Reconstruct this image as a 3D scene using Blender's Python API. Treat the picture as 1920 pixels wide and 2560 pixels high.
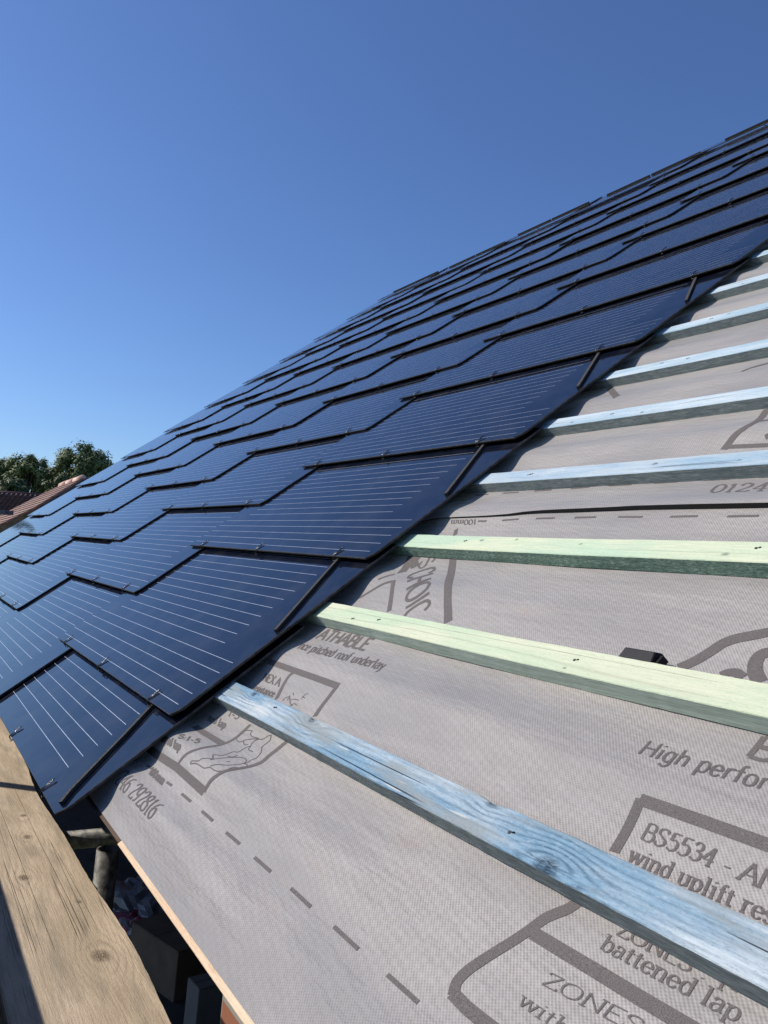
import bpy, bmesh, math, random
from mathutils import Matrix, Vector
K = 0.53                      # one roof unit in metres
PH = math.radians(40); CP, SP = math.cos(PH), math.sin(PH)
sc = bpy.context.scene
for o in list(bpy.data.objects): bpy.data.objects.remove(o)
# ---------------- camera
CAM = [2.964280, -0.574480, 0.925761]
RW = [[0.52095, 0.8488114, 0.090168], [-0.0113837, 0.1125334, -0.9935827], [-0.8535113, 0.5165805, 0.0682869]]
cd = bpy.data.cameras.new('camera'); cam = bpy.data.objects.new('camera', cd); sc.collection.objects.link(cam)
cd.sensor_fit = 'VERTICAL'; cd.sensor_height = 36; cd.sensor_width = 27; cd.lens = 2018.53/2560*36
cd.clip_start = .02; cd.clip_end = 4000
mr = Matrix([[RW[0][i], -RW[1][i], -RW[2][i]] for i in range(3)]).to_4x4()
cam.matrix_world = Matrix.Translation(Vector(CAM)*K) @ mr
sc.camera = cam
# ---------------- sky and sun
SUN = Vector((-.58, -.697, .721)).normalized()
elev = math.asin(SUN.z)
w = bpy.data.worlds.new('World'); sc.world = w; w.use_nodes = True
nt = w.node_tree; bg = nt.nodes['Background']
sky = nt.nodes.new('ShaderNodeTexSky'); sky.sky_type = 'NISHITA'; sky.sun_disc = False
sky.sun_elevation = elev; sky.sun_rotation = math.atan2(SUN.x, SUN.y)
sky.altitude = 100; sky.air_density = 1.0; sky.dust_density = 0.45; sky.ozone_density = 8.5
hs = nt.nodes.new('ShaderNodeHueSaturation'); hs.inputs['Saturation'].default_value = 1.02; hs.inputs['Hue'].default_value = .506
nt.links.new(sky.outputs[0], hs.inputs['Color']); nt.links.new(hs.outputs[0], bg.inputs[0]); bg.inputs[1].default_value = 0.135
sd = bpy.data.lights.new('sun', 'SUN'); so = bpy.data.objects.new('sun', sd); sc.collection.objects.link(so)
sd.energy = 4.7; sd.angle = math.radians(.53); sd.color = (1, .95, .88)
so.rotation_euler = SUN.to_track_quat('Z', 'Y').to_euler()
sc.view_settings.view_transform = 'Standard'; sc.view_settings.look = 'None'
sc.view_settings.exposure = 0.0; sc.view_settings.gamma = 1
# ---------------- helpers
def R2W(s, t, n):             # roof coordinates (units) -> world metres
    t -= 1.51
    return Vector((s*K, (t*CP - n*SP)*K, (t*SP + n*CP)*K))
ROOF = Matrix(((1, 0, 0, 0), (0, CP, -SP, 0), (0, SP, CP, 0), (0, 0, 0, 1)))
def roofmat(s, t, n): return Matrix.Translation(R2W(s, t, n)) @ ROOF
def make(name, vs, fs, mat=None, parent=None, mw=None, smooth=False, scale=K, mats=None, mi=None):
    me = bpy.data.meshes.new(name)
    me.from_pydata([(v[0]*scale, v[1]*scale, v[2]*scale) for v in vs], [], fs); me.update()
    if mats:
        for m in mats: me.materials.append(m)
        if mi:
            for p, i in zip(me.polygons, mi): p.material_index = i
    elif mat: me.materials.append(mat)
    if smooth:
        for p in me.polygons: p.use_smooth = True
    o = bpy.data.objects.new(name, me); sc.collection.objects.link(o)
    if parent: o.parent = parent
    if mw is not None: o.matrix_local = mw
    return o
def empty(name, mw=None):
    o = bpy.data.objects.new(name, None); sc.collection.objects.link(o); o.empty_display_size = .05
    if mw is not None: o.matrix_world = mw
    return o
def tag(o, label=None, cat=None, group=None, kind=None):
    for k, v in (('label', label), ('category', cat), ('group', group), ('kind', kind)):
        if v: o[k] = v
    return o
class MB:
    def __init__(s): s.v = []; s.f = []
    def add(s, v, f):
        b = len(s.v); s.v += [tuple(x) for x in v]; s.f += [tuple(i+b for i in q) for q in f]
    def box(s, x0, x1, y0, y1, z0, z1, M=None):
        v = [Vector((x, y, z)) for z in (z0, z1) for y in (y0, y1) for x in (x0, x1)]
        if M is not None: v = [M @ q for q in v]
        s.add(v, [(0, 2, 3, 1), (4, 5, 7, 6), (0, 1, 5, 4), (2, 6, 7, 3), (0, 4, 6, 2), (1, 3, 7, 5)])
    def tube(s, pts, r, n=8, cap=True):
        pts = [Vector(p) for p in pts]; rings = []; up = None
        for i, p in enumerate(pts):
            d = (pts[min(i+1, len(pts)-1)] - pts[max(i-1, 0)]).normalized()
            if up is None: up = d.orthogonal().normalized()
            up = (up - d*up.dot(d)).normalized(); q = d.cross(up)
            rr = r[i] if isinstance(r, (list, tuple)) else r
            rings.append([p + (up*math.cos(a) + q*math.sin(a))*rr for a in [2*math.pi*k/n for k in range(n)]])
        b = [v for rg in rings for v in rg]; f = []
        for i in range(len(pts)-1):
            for k in range(n): f.append((i*n+k, i*n+(k+1) % n, (i+1)*n+(k+1) % n, (i+1)*n+k))
        if cap: f.append(tuple(range(n-1, -1, -1))); f.append(tuple((len(pts)-1)*n+k for k in range(n)))
        s.add(b, f)
    def make(s, name, mat, parent=None, mw=None, smooth=False, scale=K): return make(name, s.v, s.f, mat, parent, mw, smooth, scale)
def bevel(o, w, seg=1):
    bm = bmesh.new(); bm.from_mesh(o.data)
    bmesh.ops.bevel(bm, geom=list(bm.edges), offset=w*K, segments=seg, affect='EDGES', profile=.5)
    bm.to_mesh(o.data); bm.free(); o.data.update()
    return o
# ---------------- material helper
class T:
    def __init__(s, name, rough=.6, spec=.5):
        s.m = bpy.data.materials.new(name); s.m.use_nodes = True; s.t = s.m.node_tree
        s.b = s.t.nodes['Principled BSDF']; s.b.inputs['Roughness'].default_value = rough
        s.b.inputs['Specular IOR Level'].default_value = spec
        s.tc = s.t.nodes.new('ShaderNodeTexCoord')
    def inp(s, sock, v):
        if isinstance(v, bpy.types.NodeSocket): s.t.links.new(v, sock)
        elif v is not None:
            if hasattr(sock.default_value, '__len__') and not hasattr(v, '__len__'): v = (v,)*len(sock.default_value)
            if hasattr(v, '__len__') and len(sock.default_value) == 4 and len(v) == 3: v = (*v, 1)
            sock.default_value = v
    def m_(s, op, a, b=None, c=None, clamp=False):
        n = s.t.nodes.new('ShaderNodeMath'); n.operation = op; n.use_clamp = clamp
        for i, v in enumerate((a, b, c)):
            if v is not None: s.inp(n.inputs[i], v)
        return n.outputs[0]
    def sep(s, v):
        n = s.t.nodes.new('ShaderNodeSeparateXYZ'); s.inp(n.inputs[0], v); return n.outputs
    def comb(s, x, y, z):
        n = s.t.nodes.new('ShaderNodeCombineXYZ')
        for i, v in enumerate((x, y, z)): s.inp(n.inputs[i], v)
        return n.outputs[0]
    def map(s, v, sca=(1, 1, 1), loc=(0, 0, 0), rot=(0, 0, 0)):
        n = s.t.nodes.new('ShaderNodeMapping'); s.inp(n.inputs[0], v); n.inputs[1].default_value = loc; n.inputs[2].default_value = rot; n.inputs[3].default_value = sca
        return n.outputs[0]
    def noise(s, v, sc_, det=3, rough=.5, dist=0):
        n = s.t.nodes.new('ShaderNodeTexNoise'); s.inp(n.inputs['Vector'], v); n.inputs['Scale'].default_value = sc_
        n.inputs['Detail'].default_value = det; n.inputs['Roughness'].default_value = rough; n.inputs['Distortion'].default_value = dist
        return n.outputs[0]
    def vor(s, v, sc_):
        n = s.t.nodes.new('ShaderNodeTexVoronoi'); s.inp(n.inputs['Vector'], v); n.inputs['Scale'].default_value = sc_; return n.outputs[0]
    def ramp(s, f, stops, ease='LINEAR'):
        n = s.t.nodes.new('ShaderNodeValToRGB'); s.inp(n.inputs[0], f); cr = n.color_ramp; cr.interpolation = ease
        while len(cr.elements) < len(stops): cr.elements.new(.5)
        for e, (p, c) in zip(cr.elements, stops):
            e.position = p; e.color = (*c, 1) if hasattr(c, '__len__') else (c, c, c, 1)
        return n.outputs[0]
    def mix(s, f, a, b, mode='MIX'):
        n = s.t.nodes.new('ShaderNodeMix'); n.data_type = 'RGBA'; n.blend_type = mode
        s.inp(n.inputs[0], f); s.inp(n.inputs[6], a); s.inp(n.inputs[7], b); return n.outputs[2]
    def bump(s, h, dist=.001, st=1):
        n = s.t.nodes.new('ShaderNodeBump'); n.inputs['Distance'].default_value = dist; n.inputs['Strength'].default_value = st
        s.inp(n.inputs['Height'], h); s.t.links.new(n.outputs[0], s.b.inputs['Normal'])
    def col(s, c): s.inp(s.b.inputs['Base Color'], c)
    def rough(s, c): s.inp(s.b.inputs['Roughness'], c)
def plain(name, c, rough=.6, noise=.15, nsc=20, bump=0, spec=.5, metal=0):
    a = T(name, rough, spec); f = a.noise(a.tc.outputs['Object'], nsc, 5)
    lo = [x*(1-noise*2) for x in c]; hi = [min(1, x*(1+noise*2)) for x in c]
    a.col(a.ramp(f, [(.3, lo), (.7, hi)])); a.b.inputs['Metallic'].default_value = metal
    if bump: a.bump(f, bump)
    return a.m
def wood(name, pale, mid, dark, knots=(), ring=420, off=(0, 0, 0), rough=.75, wave=.012, cracks=.5, stain=None, rsc=1.0, streak=None):
    """long grain along object x; knots = (x, y, radius) in roof units"""
    a = T(name, max(rough, .85), .15); P = a.map(a.tc.outputs['Object'], loc=off); x, y, z = a.sep(a.tc.outputs['Object'])
    n1 = a.noise(a.map(P, (1.6, 7, 7)), 2.0, 2); n2 = a.noise(a.map(P, (3, 40, 40)), 1.5, 3)
    yy = a.m_('ADD', y, a.m_('MULTIPLY', z, .8)); yy = a.m_('ADD', yy, a.m_('MULTIPLY', n1, wave*2))
    kn = None; gs = None
    for kx, ky, r in knots:
        kx *= K; ky *= K; r *= K
        dx = a.m_('SUBTRACT', x, kx); dy = a.m_('SUBTRACT', y, ky)
        d2 = a.m_('ADD', a.m_('POWER', a.m_('DIVIDE', dx, r*3.2), 2), a.m_('POWER', a.m_('DIVIDE', dy, r*2.0), 2))
        g = a.m_('EXPONENT', a.m_('MULTIPLY', d2, -1))
        gs = g if gs is None else a.m_('MAXIMUM', gs, g)
        # bend the grain round the knot
        sg = a.m_('DIVIDE', dy, a.m_('ADD', a.m_('ABSOLUTE', dy), r*.25))
        yy = a.m_('SUBTRACT', yy, a.m_('MULTIPLY', a.m_('MULTIPLY', sg, g), r*2.0))
        e = a.m_('ADD', a.m_('POWER', a.m_('DIVIDE', dx, r*1.25), 2), a.m_('POWER', a.m_('DIVIDE', dy, r*.8), 2))
        e = a.m_('ADD', e, a.m_('MULTIPLY', n2, .5))
        q = a.m_('SUBTRACT', 1.35, e, clamp=True)
        kn = q if kn is None else a.m_('MAXIMUM', kn, q)
    rings = a.m_('SINE', a.m_('ADD', a.m_('MULTIPLY', yy, ring), a.m_('MULTIPLY', n2, 3.0)))
    rings = a.m_('MULTIPLY_ADD', rings, .5, .5); rings = a.m_('POWER', rings, 2.2)
    rings = a.m_('MULTIPLY', rings, a.ramp(a.noise(a.map(P, (5, 16, 16), (2, 8, 1)), 2.4, 4, .7), [(.32, .1), (.62, 1)]))
    if gs is not None: rings = a.m_('MULTIPLY', rings, a.m_('MULTIPLY_ADD', a.m_('POWER', gs, .35), .75, .42))
    spk = a.noise(a.map(P, (90, 330, 330)), 1.4, 3, .8)
    blot = a.noise(a.map(P, (1.5, 8, 8)), 2.2, 4, .6)
    fib = a.noise(a.map(P, (10, 260, 260)), 1.5, 3, .7)
    base = a.mix(a.ramp(blot, [(.40, 0), (.60, 1)]), pale, mid)
    c = a.mix(a.m_('MULTIPLY', rings, .55*rsc), base, dark)
    c = a.mix(a.m_('MULTIPLY', a.ramp(fib, [(.35, 1), (.6, 0)]), .3), c, dark)
    c = a.mix(a.ramp(spk, [(.55, 0), (.72, .5)]), c, pale); c = a.mix(a.ramp(spk, [(.3, .45), (.44, 0)]), c, dark)
    if stain: c = a.mix(a.ramp(a.noise(a.map(P, (2.2, 14, 14), (3, 1, 2)), 2.3, 3, .6), [(.5, 0), (.66, .8)]), c, stain)
    if streak: c = a.mix(a.ramp(a.noise(a.map(P, (9, 130, 130), (7, 1, 2)), 1., 1, .4), [(.69, 0), (.74, .65)]), c, streak)
    ck = a.noise(a.map(P, (.35, 26, 26), (5, 2, 1)), 1.0, 2, .4)
    ckm = a.ramp(a.m_('ABSOLUTE', a.m_('SUBTRACT', ck, .5)), [(0, 1), (.010, 0)])
    brk = a.ramp(a.noise(a.map(P, (1, 1, 1), (9, 2, 1)), 2.5, 1), [(.44, 0), (.5, 1)])
    ckm = a.m_('MULTIPLY', a.m_('MULTIPLY', ckm, brk), cracks)
    c = a.mix(ckm, c, [v*.15 for v in dark])
    if kn is not None:
        rad = a.m_('SINE', a.m_('MULTIPLY', a.noise(a.map(P, (60, 200, 200)), 1.2, 2, .5), 26)); kn = a.m_('MULTIPLY', kn, a.m_('MULTIPLY_ADD', rad, .28, .72))
        c = a.mix(a.m_('MULTIPLY', kn, .95), c, [v*.38 for v in dark])
    a.col(c)
    h = a.m_('ADD', a.m_('MULTIPLY', rings, -.15), a.m_('MULTIPLY', a.m_('ADD', fib, spk), .8)); h = a.m_('SUBTRACT', h, a.m_('MULTIPLY', ckm, 3.))
    a.bump(h, .0014, .9)
    return a.m
# ---------------- materials
def glass_mat(starter=False):
    a = T('cell_glass' + ('_starter' if starter else ''), .045, .28)
    x, y, z = a.sep(a.tc.outputs['Object'])
    x = a.m_('DIVIDE', x, K); y = a.m_('DIVIDE', y, K)
    def rng(v, lo, hi): return a.m_('MULTIPLY', a.m_('GREATER_THAN', v, lo), a.m_('LESS_THAN', v, hi))
    def lines(y0, n, x0, x1):
        q = a.m_('MODULO', a.m_('ADD', a.m_('SUBTRACT', y, y0), .0635*10.5), .0635)
        q = a.m_('ABSOLUTE', a.m_('SUBTRACT', q, .03175))
        return a.m_('MULTIPLY', a.m_('MULTIPLY', a.m_('LESS_THAN', q, .00100), rng(x, x0, x1)), rng(y, y0-.03, y0+.0635*(n-.5)))
    if starter: L = lines(.119, 15, -2.06, -.315); cells = rng(x, -2.06, -.315)
    else: L = a.m_('MAXIMUM', lines(.05, 5, -2.335, -.03), lines(.379, 12, -2.075, -.29)); cells = rng(x, -2.07, -.29)
    P = a.tc.outputs['Object']
    # silver line breaks slightly where it crosses each cell edge
    L = a.m_('MULTIPLY', L, a.m_('MULTIPLY_ADD', a.noise(a.map(P, (20, 3, 1)), 2, 2), .5, .55, clamp=True))
    oi = a.t.nodes.new('ShaderNodeObjectInfo'); rnd = oi.outputs['Random']
    tone = a.mix(rnd, (.0035, .0052, .0115), (.0055, .0078, .0165))
    tone = a.mix(a.m_('MULTIPLY', cells, .35), tone, (.006, .010, .024))
    dust = a.noise(a.map(P, (1, 1, 1)), 9, 5, .65)
    tone = a.mix(a.ramp(dust, [(.45, 0), (.8, .09)]), tone, (.22, .21, .2))
    spk = a.ramp(a.vor(P, 9), [(.0, .5), (.012, 0)])
    tone = a.mix(spk, tone, (.35, .35, .35))
    a.col(a.mix(L, tone, (.66, .68, .72))); a.inp(a.b.inputs['Metallic'], a.m_('MULTIPLY', L, .45))
    a.rough(a.m_('ADD', a.m_('MULTIPLY', a.ramp(dust, [(.3, 0), (.8, 1)]), .05), a.m_('MULTIPLY_ADD', L, .3, .035)))
    wv = a.noise(P, 2.0, 1); a.bump(wv, .0011, 1)
    return a.m
M = {}
M['glass'] = glass_mat(); M['glass0'] = glass_mat(True)
M['back'] = plain('black_backing', (.012, .012, .013), .5, .2, 40)
M['edge'] = plain('glass_edge', (.075, .07, .066), .75, .3, 60, 0, .15)
M['foam'] = plain('foam_rubber', (.06, .055, .05), .95, .42, 520, .0008, .2)
M['wire'] = plain('steel_wire', (.11, .11, .11), .28, .2, 50, 0, .5, .9)
M['print'] = plain('grey_ink', (.125, .108, .10), .8, .25, 900, 0, .2)
M['gap_nail_black'] = plain('black_gap_nail', (.008, .008, .008), .6, .2, 60)  # flat black for nail heads and the painted-in shade of the lap
def membrane_mat():
    a = T('membrane_weave', .62, .35); P = a.tc.outputs['Object']; x, y, z = a.sep(P)
    wob = a.m_('MULTIPLY', a.noise(P, 30, 2), 1.6)
    def wv(ax, ay, per):
        v = a.m_('ADD', a.m_('MULTIPLY', x, ax*2*math.pi/per), a.m_('MULTIPLY', y, ay*2*math.pi/per))
        return a.m_('SINE', a.m_('ADD', v, wob))
    w1 = wv(.72, .69, .0034); w2 = wv(-.5, .86, .0030)
    wve = a.m_('MULTIPLY_ADD', a.m_('ADD', w1, a.m_('MULTIPLY', w2, .55)), .32, .5, clamp=True)
    big = a.noise(a.map(P, (3, 5, 1)), 1.2, 4, .6); med = a.noise(a.map(P, (6, 30, 1)), 3, 3, .6)
    sp = a.noise(P, 420, 2, .7)
    wob2 = a.m_('MULTIPLY', a.noise(P, 7, 2), 9)
    qa = a.m_('SINE', a.m_('ADD', a.m_('MULTIPLY', a.m_('ADD', a.m_('MULTIPLY', x, .8), a.m_('MULTIPLY', y, .6)), 430), wob2)); qb = a.m_('SINE', a.m_('ADD', a.m_('MULTIPLY', a.m_('SUBTRACT', a.m_('MULTIPLY', y, .9), a.m_('MULTIPLY', x, .35)), 380), wob2))
    quilt = a.m_('MULTIPLY_ADD', a.m_('MULTIPLY', qa, qb), .5, .5); sag_shade = a.noise(a.map(P, (1.3, 4.5, 1), (1, 7, 0), (0, 0, .12)), 1.8, 3, .5)
    c = a.mix(a.ramp(wve, [(.05, 0), (.95, 1)]), (.200, .180, .156), (.392, .358, .316))
    c = a.mix(a.ramp(big, [(.3, 0), (.7, .28)]), c, (.30, .262, .235))
    c = a.mix(a.ramp(med, [(.45, 0), (.75, .3)]), c, (.42, .395, .37))
    c = a.mix(a.ramp(sp, [(.35, .25), (.5, 0)]), c, (.2, .19, .19))
    c = a.mix(a.m_('MULTIPLY', a.ramp(quilt, [(.35, 0), (.75, 1)]), .16), c, (.50, .44, .42)); c = a.mix(a.ramp(sag_shade, [(.42, 0), (.66, .55)]), c, (.20, .188, .185))  # soft dark bands paint the shading of the sagging sheet into its colour
    dirt = a.noise(a.map(P, (2.5, 9, 1), (4, 4, 0)), 2.1, 5, .7)
    c = a.mix(a.ramp(dirt, [(.6, 0), (.78, .4)]), c, (.33, .235, .19))
    a.col(c)
    wr = a.noise(a.map(P, (2.0, 12, 1)), 3.0, 4, .6); cr = a.noise(a.map(P, (4, 2.2, 1), rot=(0, 0, .5)), 1.6, 3, .55)
    a.bump(a.m_('ADD', a.m_('MULTIPLY', wve, .10), a.m_('ADD', a.m_('MULTIPLY', wr, 2.0), a.m_('MULTIPLY', cr, 2.6))), .0030, .9)
    a.b.inputs['Sheen Weight'].default_value = .8; a.b.inputs['Sheen Roughness'].default_value = .35; a.b.inputs['Sheen Tint'].default_value = (1, .97, .95, 1)
    return a.m
M['membrane'] = membrane_mat()
def brick_mat():
    a = T('brickwork', .9, .2); n = a.t.nodes.new('ShaderNodeTexBrick'); a.inp(n.inputs['Vector'], a.map(a.tc.outputs['Object'], (1, 1, 1), rot=(math.pi/2, 0, 0)))
    n.inputs['Color1'].default_value = (.30, .12, .07, 1); n.inputs['Color2'].default_value = (.22, .085, .05, 1); n.inputs['Mortar'].default_value = (.3, .28, .24, 1)
    n.inputs['Scale'].default_value = 1; n.inputs['Mortar Size'].default_value = .006; n.inputs['Brick Width'].default_value = .225; n.inputs['Row Height'].default_value = .075
    a.col(n.outputs[0]); a.bump(n.outputs[1], -.004); return a.m
M['brick'] = brick_mat()
# ---------------- membrane surface height
def Nm(s, t):
    e = math.exp
    q = min(1, max(0, (1.55-s)/1.05)); m = .10+.9*q*q*(3-2*q)+.25*math.exp(-((s-2.4)/.35)**2)
    d = 0.
    if t < 2.5: d += (.040*e(-((t-1.75)/.07)**2)+.046*e(-((t-1.95)/.075)**2))*m
    k = round((t-2.47)/.4985)
    if k >= 0:
        mm = .6+.45*math.sin(1.3*s+k*2.1)*min(1, max(s, 0))+.3*e(-(s/.5)**2)
        d += .028*e(-((t-2.47-.4985*k)/.085)**2)*mm
    if s < .0: d *= e(-(s/.12)**2)
    return -.103+d+.0016*math.sin(7*s+4*t)*math.sin(5*t+1)
SEAMP = [(-20, 3.41), (-.07, 3.4207), (.0824, 3.4263), (.2869, 3.4346), (.4388, 3.4446), (.5445, 3.4604), (.63, 3.4669), (.90, 3.479), (1.06, 3.4833), (1.405, 3.473), (1.56, 3.470), (9, 3.46)]
def seam(s):
    for (a, ta), (b, tb) in zip(SEAMP, SEAMP[1:]):
        if s <= b: return ta+(tb-ta)*(s-a)/(b-a)
    return 3.46
def lift(s): 
    q = min(1, max(0, (s-.25)/.55)); q = q*q*(3-2*q)
    return .004+.0125*q+.0012*math.sin(6*s)
def Nup(s, t):
    u = t-seam(s); return Nm(s, t)+.0035+lift(s)*math.exp(-(u/.10)**2)
def grid(fn, ss, ts):
    v = [fn(s, t) for t in ts for s in ss]; n = len(ss)
    return v, [(j*n+i, j*n+i+1, (j+1)*n+i+1, (j+1)*n+i) for j in range(len(ts)-1) for i in range(n-1)]
def lin(a, b, st): n = max(1, int(round((b-a)/st))); return [a+(b-a)*i/n for i in range(n+1)]
SS = lin(-13.2, -1, .8)[:-1]+lin(-1, 3.2, .045)+lin(3.2, 9, .5)[1:]
E0 = roofmat(0, 0, 0)
ts = lin(1.626, 2.2, .0125)[:-1]+lin(2.2, 3.62, .02)
v, f = grid(lambda s, t: (s, t, Nm(s, t)), SS, ts)
low = make('roofing_membrane', v, f, M['membrane'], None, E0, True)
tag(low, 'lower strip of grey woven roofing membrane between the eaves and the black overlap line', 'roofing membrane', 'sheets of grey roofing membrane')
us = [0, .004, .012, .025, .045, .07, .1, .14, .2]+lin(.25, 9.6, .03)
v = [(s, seam(s)+u, Nup(s, seam(s)+u)) for u in us for s in SS]; n = len(SS)
f = [(j*n+i, j*n+i+1, (j+1)*n+i+1, (j+1)*n+i) for j in range(len(us)-1) for i in range(n-1)]
upm = make('roofing_membrane', v, f, M['membrane'], None, E0, True)
tag(upm, 'upper sheet of grey roofing membrane lapped over the lower one, running up to the ridge', 'roofing membrane', 'sheets of grey roofing membrane')
# black strip added to paint the shade inside the open lap
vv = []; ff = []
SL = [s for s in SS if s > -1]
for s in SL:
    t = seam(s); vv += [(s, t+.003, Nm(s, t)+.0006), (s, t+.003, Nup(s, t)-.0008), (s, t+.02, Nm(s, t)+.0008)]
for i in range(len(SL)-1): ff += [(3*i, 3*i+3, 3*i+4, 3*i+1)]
make('lap_shade_strip', vv, ff, M['gap_nail_black'], upm)
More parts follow.
